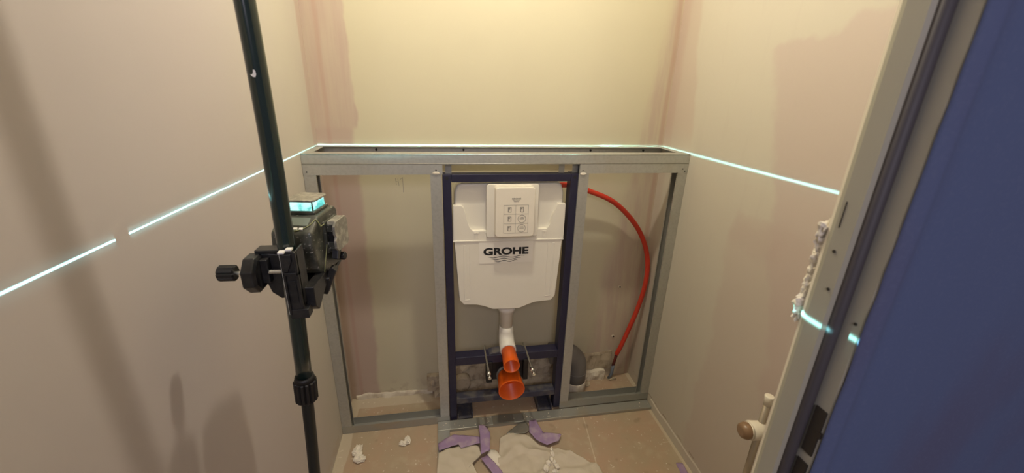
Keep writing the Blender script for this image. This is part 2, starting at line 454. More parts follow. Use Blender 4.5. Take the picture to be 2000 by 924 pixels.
# foam squeezed out behind the jamb
fm = MB()
for k, (z, r) in enumerate(((1.277, .0085), (1.262, .007), (1.246, .0055), (1.232, .005), (1.218, .0065), (1.204, .006), (1.192, .010), (1.181, .0085))):
    fm.blob((.2465 - .1 * (r - .005), -1.303, z), (r, .006, .010), .75, k, 3)
tag(fm.build('expanding_foam', 'foam'), 'ragged strip of pale foam squeezed out behind the door jamb', 'foam')

# ------------------------------------------------------------------ wall and floor remains
rb = MB()
def rough_bar(b, x0, x1, y0, y1, z0, z1, seed, n=26, amp=.012):
    pr = [(y1, z0), (y0, z0), (y0, z1 * .55 + z0 * .45), (y0 * .8 + y1 * .2, z1 * .9 + z0 * .1), (y1 * .6 + y0 * .4, z1), (y1, z1)]
    rings = []
    for i in range(n + 1):
        x = x0 + (x1 - x0) * i / n
        rings.append([b.bm.verts.new((x, min(y + amp * noise.noise(Vector((x * 30, y * 40 + seed, z * 40))), -.0005) if y < y1 else y,
                                      max(z + (amp * 1.3 * noise.noise(Vector((x * 22, seed * 2.3, z * 30))) if z > z0 else 0), z0))) for y, z in pr])
    for i in range(n):
        for k in range(6):
            b.bm.faces.new((rings[i][k], rings[i][(k + 1) % 6], rings[i + 1][(k + 1) % 6], rings[i + 1][k]))
    b.bm.faces.new(rings[0][::-1]); b.bm.faces.new(rings[-1])
rough_bar(rb, -.20, .40, -.040, 0, 0, .060, 1)
structure(rb.build('trim_1', 'mortar'))
rb = MB(); rough_bar(rb, -.16, .42, -.018, 0, .062, .150, 4, amp=.016)
structure(rb.build('trim_2', 'mortar'))
rb = MB(); rough_bar(rb, .54, .665, -.030, 0, 0, .050, 7, 14, .010)
structure(rb.build('trim_3', 'mortar_white'))
rb = MB(); rough_bar(rb, .53, .70, -.008, 0, .052, .150, 9, 14, .006)
structure(rb.build('trim_4', 'mortar'))
rb = MB(); rough_bar(rb, XL + .02, -.21, -.010, 0, 0, .022, 11, 30, .008)
structure(rb.build('trim_5', 'mortar_white'))
# plaster bead and cut groove along the right wall
rb = MB(); n = 60
rings = []
for i in range(n + 1):
    y = -1.28 + 1.04 * i / n; k = noise.noise(Vector((y * 14, 3, 0))); h = .046 + .006 * k; t = .0035 + .002 * noise.noise(Vector((y * 30, 8, 0)))
    rings.append([rb.bm.verts.new((XR + .002, y, 0)), rb.bm.verts.new((XR - t - .003, y, 0)), rb.bm.verts.new((XR - t, y, h * .8)), rb.bm.verts.new((XR + .002, y, h))])
for i in range(n):
    for k in range(4): rb.bm.faces.new((rings[i][k], rings[i][(k + 1) % 4], rings[i + 1][(k + 1) % 4], rings[i + 1][k]))
structure(rb.build('baseboard_right', 'wall_right', origin=(0, 0, 0)))
# cut pipe ends in the chased wall
MB_ = MB().tube([(-.066, -.002, .075), (-.066, -.058, .072), (-.066, -.060, .072)], [.038, .038, .033], 22)
tag(MB_.build('capped_pipe_end', 'mortar'), 'round mortar-covered pipe end low on the back wall beside the left navy leg', 'pipe')
MB_ = MB().box(-.232, -.172, -.030, -.001, .030, .112); MB_.blob((-.205, -.033, .075), (.011, .008, .020), .3, 5, 2)
tag(MB_.build('wall_box', 'mortar', bevel=.004), 'square dirty plaster block low on the back wall behind the left middle stud', 'plaster block')
for k, (x, z) in enumerate(((.696, .519), (.696, .240))):
    t = thing('wall_plug', (x, -.004, z), ('wall plug in the back wall, higher of two left of the red hose' if k == 0 else
              'wall plug in the back wall, lower of two near the foot of the red hose'), 'wall plug', 'wall plugs in the back wall')
    MB().tube([(x, .0, z), (x, -.004, z)], .0075, 14).build('sleeve', 'mortar_white', t)
    MB().tube([(x + .001, -.0030, z + .001), (x + .001, -.0070, z + .001)], .0038, 10).build('hole', 'strike', t)
# pencil mark
pm = MB()
def stroke(b, pts, w, y):
    for a, c in zip(pts, pts[1:]):
        a = Vector((a[0], y, a[1])); c = Vector((c[0], y, c[1])); d = (c - a).normalized(); nn = Vector((-d.z, 0, d.x)) * w
        b.poly3([a - nn, a + nn, c + nn, c - nn], [(0, 1, 2, 3)])
for pts in ([(-.312, 1.058), (-.310, 1.030)], [(-.303, 1.056), (-.300, 1.026)], [(-.311, 1.044), (-.301, 1.042)], [(-.294, 1.052), (-.284, 1.060), (-.285, 1.000)]):
    stroke(pm, pts, .0008, -.0006)
structure(pm.build('wall_pencil_mark', 'greyink', recalc=False))

# ------------------------------------------------------------------ metal stud frame
fr = thing('metal_stud_frame', (.11, -D + .1, 0), 'galvanised metal stud framework built across the back wall around the cistern', 'stud frame')
T = .0012
def channel(b, o, U, V, W, length, web, fl, t=T, lip=0.):
    """U channel; web runs along V (size web), flanges run along U"""
    p = [(0, 0), (fl, 0), (fl, lip + t if lip else t), (fl - t, lip + t) if lip else (fl, t), (fl - t, t) if lip else (fl, t), (t, t),
         (t, web - t), (fl - t, web - t) if lip else (fl, web - t), (fl - t, web - lip - t) if lip else (fl, web - t), (fl, web - lip - t) if lip else (fl, web), (fl, web), (0, web)]
    q = []
    for a in p:
        if not q or (abs(a[0] - q[-1][0]) + abs(a[1] - q[-1][1])) > 1e-6: q.append(a)
    return b.prism(q, o, U, V, W, length)
X, Y, Z = (1, 0, 0), (0, 1, 0), (0, 0, 1); nX, nY, nZ = (-1, 0, 0), (0, -1, 0), (0, 0, -1)
zt, z2 = 1.1838, 1.1475
xa, xb_ = XL + .001, XR - .001
# front top channel, its web to the room, with rolled edges
b = channel(MB(), (xa, -D, z2), Y, Z, X, xb_ - xa, zt - z2, .046)
b.tube([(xa, -D + .0012, zt - .0018), (xb_, -D + .0012, zt - .0018)], .0022, 10)
b.tube([(xa, -D + .0008, z2 + .0030), (xb_, -D + .0008, z2 + .0030)], .0018, 10)
for i in range(150):
    x = random.uniform(-.42, .44); z = random.gauss(1.166, .0045)
    if random.random() < .5 + .5 * math.sin(x * 40): 
        w, h = random.uniform(.0008, .004), random.uniform(.0005, .0016)
        b.box(x, x + w, -D - .0004, -D + .0002, z, z + h, 1)
b.build('top_channel', ['zinc', 'zinc_dirty'], fr)
# rear channel screwed to the wall
b = channel(MB(), (xa, -.0015, z2), nY, Z, X, xb_ - xa, zt - z2, .030)
b2 = b.build('wall_channel', 'zinc', fr)
for x in (-.374, -.043, .484, .72):
    MB().tube([(x, -.003, 1.169), (x, -.0065, 1.169), (x, -.007, 1.169)], [.0045, .0045, .003], 12).build('screw', 'black', b2)
for x, d in ((xa, X), (xb_, nX)):
    channel(MB(), (x, -D + .047, z2 + .001), d, Z, Y, D - .080, zt - z2 - .002, .026).build('side_channel', 'zinc', fr)
# head channels of the two bays, open downwards
for x0, x1 in ((xa, -.128), (.372, xb_)):
    h = channel(MB(), (x0, -D, z2 - .0004), nZ, Y, X, x1 - x0, .048, .034).build('bay_head_channel', 'zinc', fr)
    for xs, zs in ((x0 + .012, 1.124), (x1 - .012, 1.120), (x1 - .022, 1.128)):
        MB().tube([(xs, -D + .001, zs), (xs, -D - .0012, zs)], .0024, 10).build('screw', 'black', h)
# studs
def stud(x, d, z0, z1, f=.0385):
    return channel(MB(), (x, -D + .0015, z0), d, Y, Z, z1 - z0, .047, f, lip=.006).build('stud', 'zinc', fr)
stud(xa, X, .001, 1.142); stud(-.171, X, .001, 1.142); stud(.410, nX, .016, 1.142); stud(xb_, nX, .016, 1.142)
# foot channels, open upwards
channel(MB(), (xa, -D, .0012), Z, Y, X, -.131 - xa, .050, .036).build('foot_channel', 'zinc_dirty', fr)
channel(MB(), (.371, -D, .0160), Z, Y, X, xb_ - .371, .050, .036).build('foot_channel', 'zinc_dirty', fr)
# little tabs behind the navy top rail
for x in (-.118, .300, .352):
    MB().box(x, x + .022, -.180, -.1785, 1.095, z2).build('hanger_tab', 'zinc_dirty', fr)
for x, z in ((-.150, 1.118), (.386, 1.112)):
    MB().blob((x, -D - .001, z), (.012, .002, .005), .4, x * 50, 2).build('plaster_smear', 'foam', fr)

# flat dirty profile on the floor
fp = thing('floor_profile', (.3, -.235, 0), 'flat dusty metal profile lying L-shaped on the floor before the stud frame', 'floor profile')
MB().box(-.184, XR - .003, -.262, -D - .0015, .0005, .0145).build('long_bar', 'zinc_dirty', fp, bevel=.0015)
MB().box(-.184, -.133, -.62, -.263, .0005, .0145).build('short_bar', 'zinc_dirty', fp, bevel=.0015)
MB().box(.055, .150, -.2632, -.2105, .0142, .0158).build('tape_patch', 'foil', fp)
MB().box(.192, .208, -.2632, -.2105, .0142, .0158).build('tape_patch', 'foil', fp)
MB().box(-.015, -.001, -.2632, -.2105, .0142, .0158).build('tape_patch', 'foil', fp)
cr = MB()
for i in range(46):
    x = random.uniform(-.18, .80); y = random.uniform(-.258, -.214); r = random.uniform(.0010, .0032)
    cr.blob((x, y, .0150), (r, r, r * .5), .3, i, 1)
cr.build('plaster_crumbs', 'foam', fp)['kind'] = 'stuff'

# ------------------------------------------------------------------ navy installation frame with the cistern
ti = thing('toilet_installation_frame', (.122, -.17, 0), 'navy blue steel frame holding a white wall-hung toilet cistern with orange pipe caps', 'toilet frame')
YB = -.2005; NL, NR = -.1295, .3750
def leg(x0, x1, z0):
    return MB().box(x0, x1, YB, YB + .050, z0, 1.1105).build('leg', 'navy', ti, bevel=.0022)
leg(NL, NL + .031, .001); leg(NR - .031, NR, .016)
MB().box(NL + .0315, NR - .0315, YB, YB + .040, 1.0820, 1.1105).build('top_rail', 'navy', ti, bevel=.0022)
for x in (NL + .016, NR - .016):
    MB().tube([(x, YB + .002, 1.0975), (x, YB - .0008, 1.0975)], .0062, 16).build('frame_hole', 'ink', ti)
# cross rail with raised middle saddle
b = MB().box(NL + .031, NR - .031, YB, YB + .048, .294, .333)
cb = b.build('cross_rail', 'navy', ti, bevel=.0022)
for s in (-1, 1):
    c = .122
    pts = [(c + s * .030, .333), (c + s * .080, .3335), (c + s * .066, .340), (c + s * .030, .345)]
    if s < 0: pts = pts[::-1]
    MB().prism(pts, (0, YB + .004, 0), X, Z, Y, .044).build('saddle_plate', 'navy_dusty', ti, bevel=.001)
MB().box(.030, .056, YB - .006, YB + .03, .195, .300).box(.192, .214, YB - .006, YB + .03, .195, .300).box(.056, .192, YB + .012, YB + .03, .195, .31).build('waste_bracket', 'rubber', ti, bevel=.002)
MB().box(NL + .031, NR - .031, YB, YB + .045, .090, .119).build('lower_rail', 'navy_dusty', ti, bevel=.0022)
for x0, z in ((NL + .033, .002), (NR - .105, .002)):
    ft = MB().box(x0, x0 + .068, YB + .002, -.062, z, z + .005)
    ft.box(x0, x0 + .006, YB + .002, -.062, z, z + .030); ft.box(x0 + .062, x0 + .068, YB + .002, -.062, z, z + .030)
    ft.build('foot_plate', 'navy_dusty', ti, bevel=.001)
# threaded rods
for x in (.0285, .2065):
    rd = MB()
    n = 70; path = []; rr = []
    for i in range(n + 1):
        path.append((x, -.125 - .215 * i / n, .330)); rr.append(.0050 if i % 2 else .0043)
    rd.tube(path, rr, 12)
    ro = rd.build('threaded_rod', 'steel', ti)
    MB().tube([(x, -.300, .330), (x, -.317, .330), (x, -.319, .330)], [.0082, .0082, .005], 12).tube([(x, -.333, .330), (x, -.341, .330)], .0068, 12).build('sleeve', 'steel', ro)

# cistern
def zy(x): return x
out = [(-.078, .600), (-.060, .577), (-.010, .574), (.020, .566), (.056, .549), (.168, .546), (.205, .562), (.235, .571), (.300, .575), (.318, .598),
       (.330, .846), (.3285, 1.035), (.318, 1.066), (.300, 1.073), (-.060, 1.073), (-.078, 1.066), (-.0875, 1.040), (-.0925, .846)]
ci = MB().prism(out, (0, -.172, 0), X, Z, Y, .110).build('cistern', 'cistern', ti, bevel=.009, seg=4)
apron = [(-.076, .602), (-.059, .580), (-.009, .577), (.022, .568), (.058, .552), (.166, .549), (.204, .565), (.234, .574), (.299, .578), (.316, .600),
         (.3295, .850), (.3345, .850), (.334, .992), (.303, .993), (.288, .955), (.277, .912), (.266, .893), (.205, .893),
         (.035, .892), (-.022, .892), (-.034, .905), (-.042, .930), (-.050, .965), (-.056, .985), (-.064, .992), (-.094, .992), (-.0965, .850), (-.0915, .850)]
gr = MB().prism(apron, (0, -.190, 0), X, Z, Y, .040)
for x0, x1 in ((-.058, -.050), (-.036, -.034), (.292, .300), (.272, .274)):
    gr.box(x0, x1, -.1915, -.188, .602, .835)
gr.box(-.058, -.034, -.1915, -.188, .598, .602).box(.272, .300, -.1915, -.188, .598, .602)
for x in (-.015, -.005, .028, .040, .212, .222, .250, .258):
    gr.box(x, x + .0025, -.192, -.188, .862, .885); gr.box(x - .003, x + .0055, -.192, -.188, .882, .886)
gr.build('front_shell', 'cistern', ci, bevel=.0012, seg=3)
rim = [(-.0975, .856), (.3345, .852), (.3345, .847), (-.0975, .851)]
MB().prism(rim, (0, -.1935, 0), X, Z, Y, .006).build('seam', 'cistern', ci, bevel=.001)
# inspection cover: deep box with a collar behind
cv = MB()
def rrect(x0, x1, z0, z1, r, n=6):
    p = []
    for cx, cz, a0 in ((x1 - r, z1 - r, 0), (x0 + r, z1 - r, 90), (x0 + r, z0 + r, 180), (x1 - r, z0 + r, 270)):
        for k in range(n + 1):
            a = math.radians(a0 + 90 * k / n); p.append((cx + r * math.cos(a), cz + r * math.sin(a)))
    return p
cv.prism(rrect(.057, .202, .882, 1.070, .012), (0, -.238, 0), X, Z, Y, .046)
cvo = cv.build('inspection_cover', 'cover', ci, bevel=.003, seg=3)
MB().prism(rrect(.028, .224, .868, 1.074, .010), (0, -.200, 0), X, Z, Y, .012).build('cover_collar', 'cistern', ci, bevel=.002)
# little printed picture grid on the cover
gp = MB(); yy = -.2386
gx = (.087, .131, .178); gz = (1.005, .971, .934, .898)
for x in gx: gp.box(x - .0004, x + .0004, yy, yy + .001, gz[-1], gz[0])
for z in gz: gp.box(gx[0], gx[-1], yy, yy + .001, z - .0004, z + .0004)
for j in range(3):
    zc = (gz[j] + gz[j + 1]) / 2
    for i in range(2):
        xc = (gx[i] + gx[i + 1]) / 2
        if i == 1 and j > 0:
            for k in range(24):
                a0, a1 = 2 * math.pi * k / 24, 2 * math.pi * (k + 1) / 24; r = .0145
                gp.box(0, ((a1 - a0) * r), -.0004, .0006, -.0006, .0006, 0, Matrix.Translation((xc + r * math.cos(a0), yy, zc + r * math.sin(a0))) @ Matrix.Rotation(-(a0 + math.pi / 2), 4, 'Y'))
            gp.box(xc - .008, xc + .008, yy, yy + .001, zc - .001, zc + .001)
            gp.box(xc - .004, xc + .006, yy, yy + .001, zc + .004, zc + .006)
        else:
            gp.box(xc - .007, xc - .004, yy, yy + .001, zc - .009, zc + .009); gp.box(xc - .007, xc + .006, yy, yy + .001, zc + .007, zc + .009)
            gp.box(xc + .004, xc + .006, yy, yy + .001, zc - .009, zc + .009); gp.box(xc - .007, xc + .006, yy, yy + .001, zc - .010, zc - .009)
            gp.box(xc - .004, xc + .001, yy, yy + .001, zc + .001, zc + .005)
gp.text('GROHE', .0052, Matrix.Translation((.132, yy + .0003, 1.0285)) @ Matrix.Rotation(math.radians(90), 4, 'X'), 0, .0003, 1.35)
for k in range(3):
    w = .013 - .002 * k; z = 1.0225 - .0022 * k; m = 14
    for i in range(m):
        x0 = .132 - w + 2 * w * i / m; x1 = x0 + 2 * w / m
        za = z + .0006 * math.sin(i / m * 4 * math.pi); gp.box(x0, x1, yy, yy + .001, za - .0004, za + .0004)
gp.build('printed_pictograms', 'greyink', ci)
# logo sticker
st = MB(); st.prism(rrect(.000, .213, .757, .846, .004), (0, -.1918, 0), X, Z, Y, .002)
Mx = Matrix.Translation((.106, -.1922, .8055)) @ Matrix.Rotation(math.radians(90), 4, 'X')
st.text('GROHE', .0275, Mx, 1, .0017, 1.33)
for k, (hw, z) in enumerate(((.073, .7835), (.059, .7745), (.046, .7655))):
    m = 40; pts = []
    for i in range(m + 1):
        u = i / m; x = .106 - hw + 2 * hw * u
        pts.append((x, z + .0032 * math.sin(u * 4 * math.pi + math.pi * .0 + 2.6)))
    for i in range(m):
        a, c = pts[i], pts[i + 1]; w = .0011 * min(1, .25 + 3 * min(i / m, 1 - i / m) * 2)
        st.poly3([(a[0], -.1923, a[1] - w), (a[0], -.1923, a[1] + w), (c[0], -.1923, c[1] + w), (c[0], -.1923, c[1] - w)], [(0, 3, 2, 1)], 1)
st.build('logo_sticker', ['sticker', 'ink'], ci, recalc=False)
# flush pipe
fpz = MB(); px, py = .124, -.135
fpz.tube([(px, py, .556), (px, py, .538), (px, py, .536), (px, py, .531), (px, py, .529), (px, py, .512), (px, py, .510), (px, py, .500), (px, py, .498), (px, py, .430)],
         [.042, .040, .034, .034, .037, .036, .031, .031, .0285, .0275], 28)
fpz.tube([(px, py, .435), (px, py, .408), (px, py - .005, .385), (px, py - .020, .366), (px, py - .040, .357), (px, py - .070, .352)], [.030, .032, .0335, .034, .034, .034], 28)
fpz.build('flush_pipe', 'pipe_white', ti)
MB().hollow((px, -.198, .352), (px - .001, -.298, .345), .0295, .0335, .003).build('flush_cap', 'orange', ti)
wp = MB().tube([(.128, -.060, .218), (.128, -.060, .2181), (.128, -.185, .218), (.128, -.202, .218)], [.05, .052, .052, .052], 32)
wp.build('waste_pipe', 'pvc', ti)
MB().hollow((.128, -.205, .222), (.129, -.285, .212), .0490, .0560, .003).build('waste_cap', 'orange', ti)

# ------------------------------------------------------------------ hose, drain
hs = thing('water_hose', (.67, -.03, 0), 'red water hose curving down from the cistern to the floor by the right stud', 'hose')
def catmull(P, n=10):
    P = [Vector(p) for p in P]; P = [2 * P[0] - P[1]] + P + [2 * P[-1] - P[-2]]; o = []
    for i in range(1, len(P) - 2):
        for k in range(n):
            t = k / n; a, b_, c, d = P[i - 1:i + 3]
            o.append(.5 * ((2 * b_) + (c - a) * t + (2 * a - 5 * b_ + 4 * c - d) * t * t + (3 * b_ - a - 3 * c + d) * t ** 3))
    o.append(P[-2]); return o
import math as _m
cp = cam.location
def hp(x, z, y):   # shift a point seen on the plane y=-0.1 to its own depth
    t = (y - cp.y) / (-.1 - cp.y); return (cp.x + (x - cp.x) * t, y, cp.z + (z - cp.z) * t)
path = catmull([(.300, -.130, 1.050), hp(.368, 1.044, -.095), hp(.449, 1.022, -.074), hp(.573, .968, -.066), hp(.683, .865, -.064), hp(.750, .744, -.066),
                hp(.771, .612, -.070), hp(.752, .46, -.062), hp(.700, .272, -.050), hp(.676, .205, -.042)], 8)
MB().tube(path, .0108, 18).build('red_sleeve', 'red', hs)
MB().tube([hp(.677, .208, -.042), hp(.672, .175, -.035), (hp(.666, .14, -.033))], .0075, 14).build('inner_tube', 'darkred', hs)
MB().tube([hp(.667, .145, -.033), hp(.664, .09, -.031), (.686, -.030, .001)], .0080, 14).build('floor_tube', 'tube_grey', hs)
MB().blob((.700, -.030, .0035), (.024, .016, .004), .35, 3, 3).build('floor_patch', 'mortar', hs)

el = thing('drain_elbow', (.480, -.085, 0), 'dark grey plastic drain elbow standing on the floor beside the right middle stud', 'drain pipe')
ep = [(.482, -.085, .048), (.482, -.085, .120), (.481, -.085, .150)]
for k in range(1, 10):
    a = math.radians(10 * k); ep.append((.481 - .09 * (1 - math.cos(a)), -.085 - .0 * k, .150 + .09 * math.sin(a) * .9))
ep.append((.345, -.085, .231))
MB().tube(ep, .050, 32).build('elbow', 'pvc', el)
MB().tube([(.482, -.085, .118), (.482, -.085, .1215)], .0518, 32).build('socket_ring', 'pvc', el)
MB().tube([(.482, -.085, .001), (.482, -.085, .014), (.482, -.085, .064), (.482, -.085, .069)], [.047, .0525, .0525, .050], 28).build('collar', 'mortar_white', el)
MB().blob((.545, -.052, .006), (.030, .022, .008), .4, 12, 3).build('mortar_drip', 'mortar', el)

# ------------------------------------------------------------------ floor litter
def sheet(name, poly, mat, amp, label, cat, z0=.001, rings=16, N_=72, group=None, freq=12, seed=0, bumpz=0., parent=None, thick=.0008, ridge=0.):
    P = [Vector(p) for p in poly]; n = len(P)
    c = sum(P, Vector((0, 0))) / n
    per = [(P[(i + 1) % n] - P[i]).length for i in range(n)]; tot = sum(per); bd = []
    for k in range(N_):
        s_ = tot * k / N_; i = 0
        while s_ > per[i]: s_ -= per[i]; i += 1
        q = P[i].lerp(P[(i + 1) % n], s_ / per[i]); bd.append(q)
    b = MB()
    def h(q, t):
        a = noise.noise(Vector((q.x * freq + seed, q.y * freq, seed))) + .5 * noise.noise(Vector((q.x * freq * 2.7, q.y * freq * 2.7 + seed, 4)))
        cr_ = 1 - abs(noise.noise(Vector((q.x * freq * .8 + 9, q.y * freq * .8, seed + 2)))) * 3
        return z0 + max(0, amp * (a + .45)) + max(0, ridge * cr_) + bumpz * (1 - t * t)
    ctr = b.bm.verts.new((c.x, c.y, h(c, 0)))
    prev = None
    for r in range(1, rings + 1):
        t = r / rings; row = []
        for q in bd:
            e = c.lerp(q, t)
            if r == rings: e += Vector((noise.noise(Vector((q.x * 60, q.y * 60, seed))), noise.noise(Vector((q.x * 60, 5, q.y * 60))))) * .002
            row.append(b.bm.verts.new((e.x, e.y, h(e, t))))
        for k in range(N_):
            k2 = (k + 1) % N_
            f = b.bm.faces.new((ctr, row[k], row[k2])) if prev is None else b.bm.faces.new((prev[k], row[k], row[k2], prev[k2]))
            f.smooth = True
        prev = row
    o = b.build(name, mat, parent, solid=thick)
    if label: tag(o, label, cat, group)
    return o
sheet('fleece_sheet', [(-.180, -.378), (-.101, -.356), (-.019, -.368), (-.011, -.412), (-.050, -.450), (-.030, -.512), (-.012, -.66), (-.20, -.66)], 'paper', .006,
      'beige fleece sheet with purple tape edge, left one on the tiled floor', 'floor sheet', z0=.016, seed=2, ridge=.004, rings=24, N_=100)
sheet('fleece_sheet', [(.076, -.333), (.100, -.322), (.135, -.319), (.172, -.324), (.207, -.346), (.234, -.385), (.270, -.408), (.353, -.445), (.446, -.521), (.47, -.70), (.022, -.70), (.040, -.50)], 'paper', .010,
      'large crumpled beige fleece sheet in the middle of the tiled floor', 'floor sheet', z0=.002, seed=5, ridge=.011, freq=12, rings=40, N_=140)
sheet('fleece_scrap', [(.027, -.383), (.053, -.388), (.072, -.430), (.056, -.465), (.020, -.45), (.012, -.40)], 'tissue', .006,
      'small curled pale scrap between the two beige fleece sheets', 'scrap', z0=.003, seed=8, rings=8, N_=36, bumpz=.010)
T1 = [(-.182, -.341), (-.153, -.318), (-.118, -.301), (-.100, -.306), (-.086, -.309), (-.010, -.328), (-.010, -.361), (-.050, -.366), (-.091, -.374), (-.101, -.354), (-.178, -.375)]
sheet('masking_tape', T1, 'purple', .002, 'purple masking tape strip along the top edge of the left fleece sheet', 'tape', z0=.0245, rings=6, seed=3)
sheet('masking_tape', [(-.008, -.268), (.014, -.272), (.029, -.296), (.036, -.318), (.024, -.404), (-.014, -.418), (-.010, -.345)], 'purple', .003,
      'short upright purple tape strip right of the left fleece sheet', 'tape', z0=.0265, rings=6, seed=4, bumpz=.004)
sheet('masking_tape', [(-.016, -.424), (.015, -.414), (.060, -.492), (.085, -.60), (.045, -.60), (.020, -.490)], 'purple', .002,
      'purple tape strip running diagonally down between the fleece sheets', 'tape', z0=.0145, rings=6, seed=5)
sheet('masking_tape', [(.216, -.262), (.247, -.264), (.246, -.300), (.238, -.325), (.270, -.368), (.330, -.354), (.336, -.360), (.316, -.391), (.262, -.403), (.226, -.372), (.203, -.325)], 'purple', .003,
      'torn hook-shaped purple tape above the large fleece sheet', 'tape', z0=.0165, rings=7, seed=6)
sheet('masking_tape', [(.762, -.548), (.790, -.552), (.776, -.66), (.745, -.66)], 'purple', .0015,
      'purple tape strip on the tiles against the right wall', 'tape', z0=.001, rings=5, seed=7)
sheet('foil_scrap', [(.105, -.318), (.130, -.300), (.170, -.268), (.203, -.268), (.212, -.305), (.192, -.325), (.150, -.327)], 'foil', .003,
      'crumpled shiny grey foil scrap at the top of the large fleece sheet', 'scrap', z0=.0125, rings=7, seed=9)
def crumple(b, c, r, seed, sub=3): b.blob(c, r, .55, seed, sub, freq=1.5); return b
b = MB(); crumple(b, (-.502, -.318, .010), (.017, .030, .010), 1); crumple(b, (-.488, -.352, .009), (.023, .016, .009), 2)
tag(b.build('crumpled_tissue', 'tissue'), 'crumpled white tissue lump on the floor near the left wall', 'tissue', 'tissue lumps')
b = MB(); crumple(b, (-.326, -.300, .007), (.015, .012, .007), 3); crumple(b, (-.309, -.286, .009), (.012, .019, .009), 4)
tag(b.build('crumpled_tissue', 'tissue'), 'small white crumpled tissue in front of the left foot channel', 'tissue', 'tissue lumps')
b = MB()
for k, (x, y, rx, ry) in enumerate(((.274, -.432, .006, .010), (.272, -.452, .008, .012), (.262, -.474, .008, .013), (.246, -.492, .010, .013), (.232, -.512, .012, .014), (.270, -.492, .008, .010), (.275, -.510, .009, .012), (.262, -.530, .011, .008))):
    crumple(b, (x, y, .022), (rx, ry, .009), 10 + k, 2)
tag(b.build('twisted_tissue', 'tissue'), 'twisted strip of white tissue lying on the large fleece sheet', 'tissue')
b = MB()
for i in range(70):
    x = random.uniform(-.52, .78); y = random.uniform(-.62, -.02); r = random.uniform(.0008, .0024)
    if -.19 < x < .45 and y < -.31 or -.28 < y < -.15: continue
    b.blob((x, y, r * .4), (r, r, r * .6), .3, i, 1)
tag(b.build('plaster_crumbs', 'foam'), 'scattered white plaster crumbs on the floor tiles', 'crumbs', kind='stuff')

# ------------------------------------------------------------------ telescopic pole, clamp, laser
def pole_x(z):      # slightly bowed under load
    k = min(max(z, .63), 1.55); b_ = -.3885 - .045 * (1.4 - k) ** 2
    return b_ + (.069 * (z - .63) if z < .63 else -.0135 * (z - 1.55) if z > 1.55 else 0)
def pole_path(z0, z1, n=24): return [(pole_x(z0 + (z1 - z0) * i / n), PY, z0 + (z1 - z0) * i / n) for i in range(n + 1)]
PY = -.939
po = thing('telescopic_pole', (pole_x(0), PY, 0), 'dark green telescopic pole standing from floor to ceiling at the left', 'pole')
MB().tube(pole_path(.86, 2.46), .01385, 32).build('upper_tube', 'pole', po)
MB().tube(pole_path(.02, .87), .0110, 28).build('lower_tube', 'pole_low', po)
MB().fluted((pole_x(.818), PY, .818), (pole_x(.868), PY, .868), .0205, 14, .14).tube([(pole_x(.866), PY, .866), (pole_x(.876), PY, .876)], [.0185, .0165], 24).build('twist_lock', 'rubber', po)
MB().tube([(pole_x(0), PY, 0.001), (pole_x(.01), PY, .012), (pole_x(.03), PY, .03)], [.032, .030, .016], 24).build('foot', 'rubber', po)
MB().tube([(pole_x(2.45), PY, 2.45), (pole_x(2.48), PY, 2.485), (pole_x(2.5), PY, 2.499)], [.016, .030, .032], 24).build('head', 'rubber', po)
ch = MB(); zc = 1.408
def onpole(a, z): return (pole_x(z) + .0141 * math.sin(a), PY - .0141 * math.cos(a), z)
ps = [(-.02, 0.0), (.12, -.001), (.30, .003), (.46, .009), (.50, .004), (.42, -.004), (.30, -.009), (.12, -.008)]
ps = [(-.10, .002), (.10, .001), (.22, .006), (.28, .016), (.46, .014), (.50, .002), (.38, -.007), (.12, -.006)]
c0 = ch.bm.verts.new(onpole(.25, zc))
vs = [ch.bm.verts.new(onpole(a - .35, zc + z * .55)) for a, z in ps]
ch.poly3([onpole(a - .30, zc + z * .45) for a, z in ps], [tuple(range(8))])
ch.bm.verts.remove(c0)
for v in vs: ch.bm.verts.remove(v)
ch.build('paint_chip', 'white_paint', po, recalc=False)

# clamp on the pole
cl = thing('pole_clamp', (-.41, PY, 1.02), 'black screw clamp with round knob gripping the green pole below the laser', 'clamp')
# rear jaw, left of and behind the pole
MB().prism([(-.432, 1.050), (-.418, 1.037), (-.398, 1.040), (-.398, 1.120), (-.430, 1.125), (-.452, 1.123)], (0, PY + .010, 0), X, Z, Y, .022).build('rear_jaw', 'black', cl, bevel=.002)
MB().box(-.447, -.395, PY + .008, PY + .034, 1.124, 1.131).box(-.437, -.425, PY - .004, PY + .010, 1.075, 1.118).build('jaw_bar', 'black', cl, bevel=.0015)
# pressure wheel, octagonal
dsk = MB().tube([(-.4585, PY, 1.094), (-.456, PY, 1.094), (-.440, PY, 1.094), (-.436, PY, 1.094)], [.029, .034, .034, .028], 8, smooth=False, twist=.5)
dsk.build('pressure_wheel', 'black', cl, bevel=.0015)
sc = MB(); path = []; rr = []
for i in range(41): path.append((-.480 + .080 * i / 40, PY, 1.0945)); rr.append(.0040 if i % 2 else .0034)
sc.tube(path, rr, 12).build('clamp_screw', 'steel', cl)
MB().fluted((-.5035, PY, 1.096), (-.4765, PY, 1.0955), .0138, 10, .12).build('knob', 'rubber', cl)
